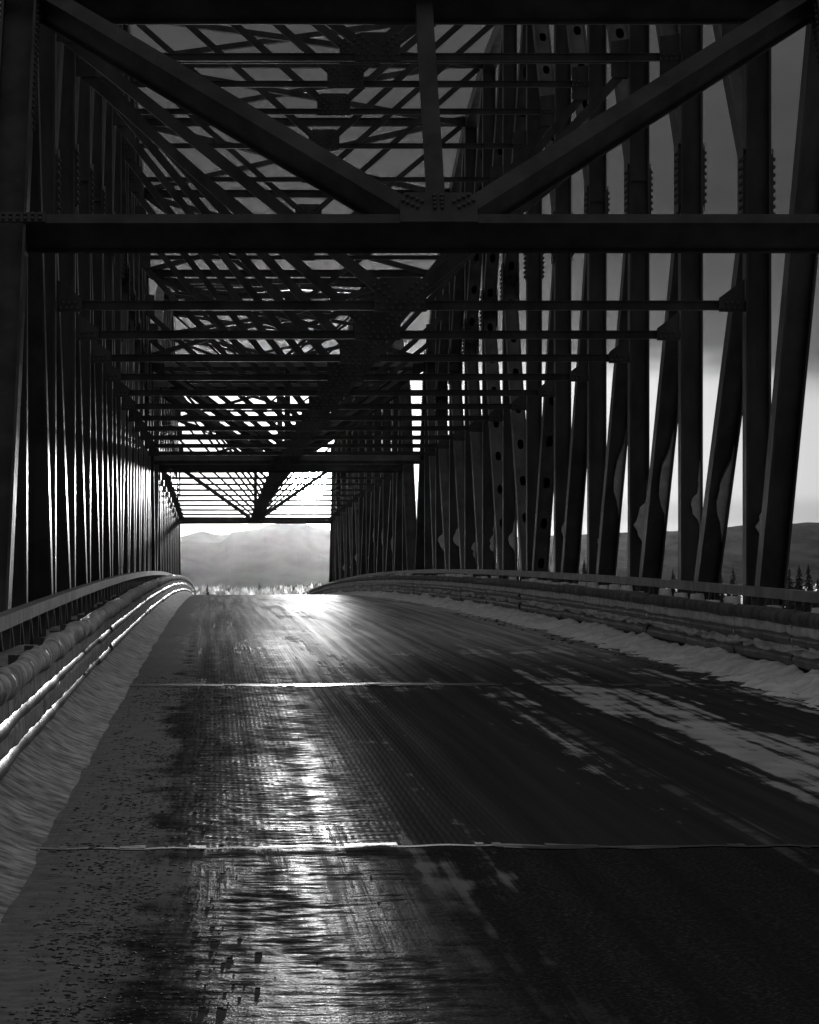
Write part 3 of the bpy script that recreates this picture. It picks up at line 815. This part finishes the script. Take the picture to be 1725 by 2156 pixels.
stones('gravel', 'dark clods along the foot of the rough snowbank', 260, lambda: (5.0 + 0.45 * rng.random(), 18 + 60 * rng.random()), lambda: 0.012 + 0.035 * rng.random() ** 3)

# ------------------------------------------------------------------ land, hills, trees
b = MB()
b.v += [(-9000, -400, -7), (9000, -400, -7), (9000, 9600, -7), (-9000, 9600, -7)]; b.f.append((0, 1, 2, 3))
gr = b.build('ground', 'ground'); gr['kind'] = 'structure'
bk = MB()                                                         # approach embankment
bk.quadbox([(-14, -60, -7), (19, -60, -7), (19, 33, -7), (-14, 33, -7), (-2.6, -60, -0.9), (7.4, -60, -0.9), (7.4, 30, -0.2), (-2.6, 30, -0.2)])
o = bk.build('embankment', 'ground'); o['kind'] = 'structure'

def hill(name, Yf, Yr, sky_pts, seed, xr, rough):
    m_ = MB(); nx, ny = 300, 60
    def skyl(px):
        if px <= sky_pts[0][0]: return sky_pts[0][1]
        for (a, b_), (c, d) in zip(sky_pts, sky_pts[1:]):
            if px <= c:
                f = (px - a) / (c - a); f = f * f * (3 - 2 * f)
                return b_ + (d - b_) * f
        return sky_pts[-1][1]
    for j in range(ny + 3):
        f = j / ny
        for i in range(nx + 1):
            px = xr[0] + (xr[1] - xr[0]) * i / nx
            xw = (px - 452) / F_PX * Yr * (0.85 + 0.15 * min(1, f))
            Y = Yf + (Yr - Yf) * f
            top = (1240 - skyl(px) + rough * fbm(px * 0.012, 1.0, seed, 6)) / F_PX * Yr + 1.6
            ff = min(1.0, f)
            gul = fbm(xw * 0.008 + Y * 0.002, Y * 0.003, seed, 7)
            z = -9 + (top + 9) * (ff ** 1.15) + gul * 13 * math.sin(math.pi * ff) * rough / 4
            if f > 1: z = top - (f - 1) * 900
            m_.v.append((xw, Y, z))
    k = nx + 1
    for j in range(ny + 2):
        for i in range(nx): m_.f.append((j*k + i, j*k + i + 1, (j+1)*k + i + 1, (j+1)*k + i))
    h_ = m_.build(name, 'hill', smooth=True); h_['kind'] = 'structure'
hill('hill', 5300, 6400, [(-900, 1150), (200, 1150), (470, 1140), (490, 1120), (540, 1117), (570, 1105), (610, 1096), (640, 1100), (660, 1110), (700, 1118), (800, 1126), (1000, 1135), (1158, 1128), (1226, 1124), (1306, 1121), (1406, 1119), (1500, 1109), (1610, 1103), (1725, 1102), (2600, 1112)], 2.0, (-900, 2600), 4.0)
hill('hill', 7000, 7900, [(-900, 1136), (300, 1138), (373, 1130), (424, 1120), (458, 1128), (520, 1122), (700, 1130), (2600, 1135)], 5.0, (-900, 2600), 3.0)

def spruce(name, x, y, z0, H, label, group, seed):
    r_ = random.Random(seed)
    t_ = thing(name, label, 'tree', (x, y, z0), group)
    b = MB(); pth = [0, 0.5, 1.0]
    def pr(i):
        f = pth[i]; rr = 0.02 * H * (1 - f) * 0.6 + 0.01
        return [(rr * math.cos(a * math.pi / 3), rr * math.sin(a * math.pi / 3), H * f * 0.97) for a in range(6)]
    b.sweep(pth, pr); b.build('trunk', 'bark', t_)
    c = MB(); nlev = 30
    for l in range(nlev):
        f = 0.06 + 0.94 * l / nlev
        rad = H * (0.25 * (1 - f) ** 0.9 + 0.012)
        for q in range(14):
            an = r_.random() * 6.283; L = rad * r_.uniform(0.55, 1.2); zz = H * (f + r_.uniform(-0.02, 0.02))
            ca, sa = math.cos(an), math.sin(an); dr = L * r_.uniform(0.15, 0.5)
            for q2 in range(3):                                    # needle sprays along the branch
                u0, u1 = q2 / 3, (q2 + 1.25) / 3
                w = L * 0.20 * (1.1 - u0) + 0.03
                b0 = len(c.v)
                tw = r_.uniform(-0.3, 0.3)
                c.v += [(ca * L * u0 - sa * w * tw, sa * L * u0 + ca * w * tw, zz - dr * u0 * u0), (ca * L * u0 * 1.02 - sa * w, sa * L * u0 * 1.02 + ca * w, zz - dr * u0 - w * 0.5),
                        (ca * L * u1, sa * L * u1, zz - dr * u1 * u1 - 0.02 * H * r_.random()), (ca * L * u0 + sa * w, sa * L * u0 - ca * w, zz - dr * u0 - w * 0.5)]
                c.f += [(b0, b0 + 1, b0 + 2), (b0, b0 + 2, b0 + 3)]
    b0 = len(c.v); c.v += [(0.03 * H * 0.4, 0, H * 0.93), (-0.03 * H * 0.4, 0, H * 0.93), (0, 0, H * 1.03)]; c.f.append((b0, b0 + 1, b0 + 2))
    c.build('crown', 'needle', t_)
SPR = [(1156, 1203, 470), (1230, 1183, 400), (1394, 1236, 430), (1417, 1201, 390), (1519, 1212, 400), (1544, 1198, 380), (1505, 1222, 450), (1662, 1195, 380), (1678, 1214, 400), (1683, 1193, 370), (1702, 1192, 365), (1722, 1222, 380), (1745, 1205, 370), (1790, 1190, 360)]
for i, (px, pt, D) in enumerate(SPR):
    x = (px - 452) / F_PX * D; zt = 1.6 + (1240 - pt) / F_PX * D
    spruce('spruce_tree', x, D, -7.0, zt + 7.0, 'dark pointed spruce rising behind the railing above the snowbank', 'spruces beyond the railing', 100 + i)
spruce('spruce_tree', (437 - 452) / F_PX * 420, 420, -7.0, 7.0 + 1.6 + (1240 - 1232) / F_PX * 420, 'small dark spruce among pale frosted bushes beside the end of the sunlit guardrail', None, 301)
spruce('spruce_tree', (546 - 452) / F_PX * 640, 640, -7.0, 7.0 + 1.6 + (1240 - 1226) / F_PX * 640, 'thin grey spruce standing alone in the frosted thicket under the far portal', None, 302)

# frosted thicket beyond the end of the road
th = MB()
def tuft(x, y, z0, H, wd, n):
    for _ in range(n):
        f = rng.random() ** 0.7
        rr = wd * math.sqrt(max(0.02, 1 - ((f - 0.45) / 0.6) ** 2)) * math.sqrt(rng.random())
        an = rng.random() * 6.283
        cx, cy, cz = x + rr * math.cos(an), y + rr * math.sin(an), z0 + H * f
        L = rng.uniform(0.35, 0.9); w = rng.uniform(0.08, 0.22); lx = rng.uniform(-0.35, 0.35); ta = rng.random() * 3.14
        b0 = len(th.v)
        th.v += [(cx - w * math.cos(ta), cy - w * math.sin(ta), cz), (cx + w * math.cos(ta), cy + w * math.sin(ta), cz), (cx + lx * L, cy + rng.uniform(-0.3, 0.3), cz + L)]
        th.f.append((b0, b0 + 1, b0 + 2))
for i in range(260):
    D = rng.uniform(470, 760); px = rng.uniform(250, 760)
    top = 1240 - (-3 + 7 * fbm(px * 0.02, 3.0) + (px > 620) * (px - 620) * 0.09 + rng.uniform(-9, 7)) + (2 if D < 600 else 0)
    H = 7.0 + 1.6 + (1240 - top) / F_PX * D
    tuft((px - 452) / F_PX * D, D, -7.0, max(3.0, H), rng.uniform(0.8, 1.8), 110)
for i in range(120):
    D = rng.uniform(420, 620); px = rng.uniform(1120, 1850)
    H = 7.0 + 1.6 + (1240 - rng.uniform(1236, 1262)) / F_PX * D
    tuft((px - 452) / F_PX * D, D, -7.0, max(2.5, H), rng.uniform(0.8, 1.6), 140)
tag(th.build('frosted_thicket', 'frost', kind='stuff'), 'pale frost-covered thicket on the flats beyond the end of the bridge', 'bushes')

# ------------------------------------------------------------------ haze
hz = MB(); hz.quadbox([(-9500, -500, -12), (9500, -500, -12), (9500, 9900, -12), (-9500, 9900, -12), (-9500, -500, 260), (9500, -500, 260), (9500, 9900, 260), (-9500, 9900, 260)])
mh = bpy.data.materials.new('haze'); mh.use_nodes = True; mh.node_tree.nodes.clear(); t = NT(mh.node_tree)
pv = t.new('ShaderNodeVolumePrincipled'); pv.inputs['Color'].default_value = (0.95, 0.95, 0.95, 1)
pv.inputs['Density'].default_value = 1.25e-6; pv.inputs['Anisotropy'].default_value = 0.957
ou = t.new('ShaderNodeOutputMaterial'); t.l.new(pv.outputs[0], ou.inputs['Volume'])
ho = hz.build('haze', mh, kind='stuff'); tag(ho, 'thin bright winter haze filling the valley', 'haze')
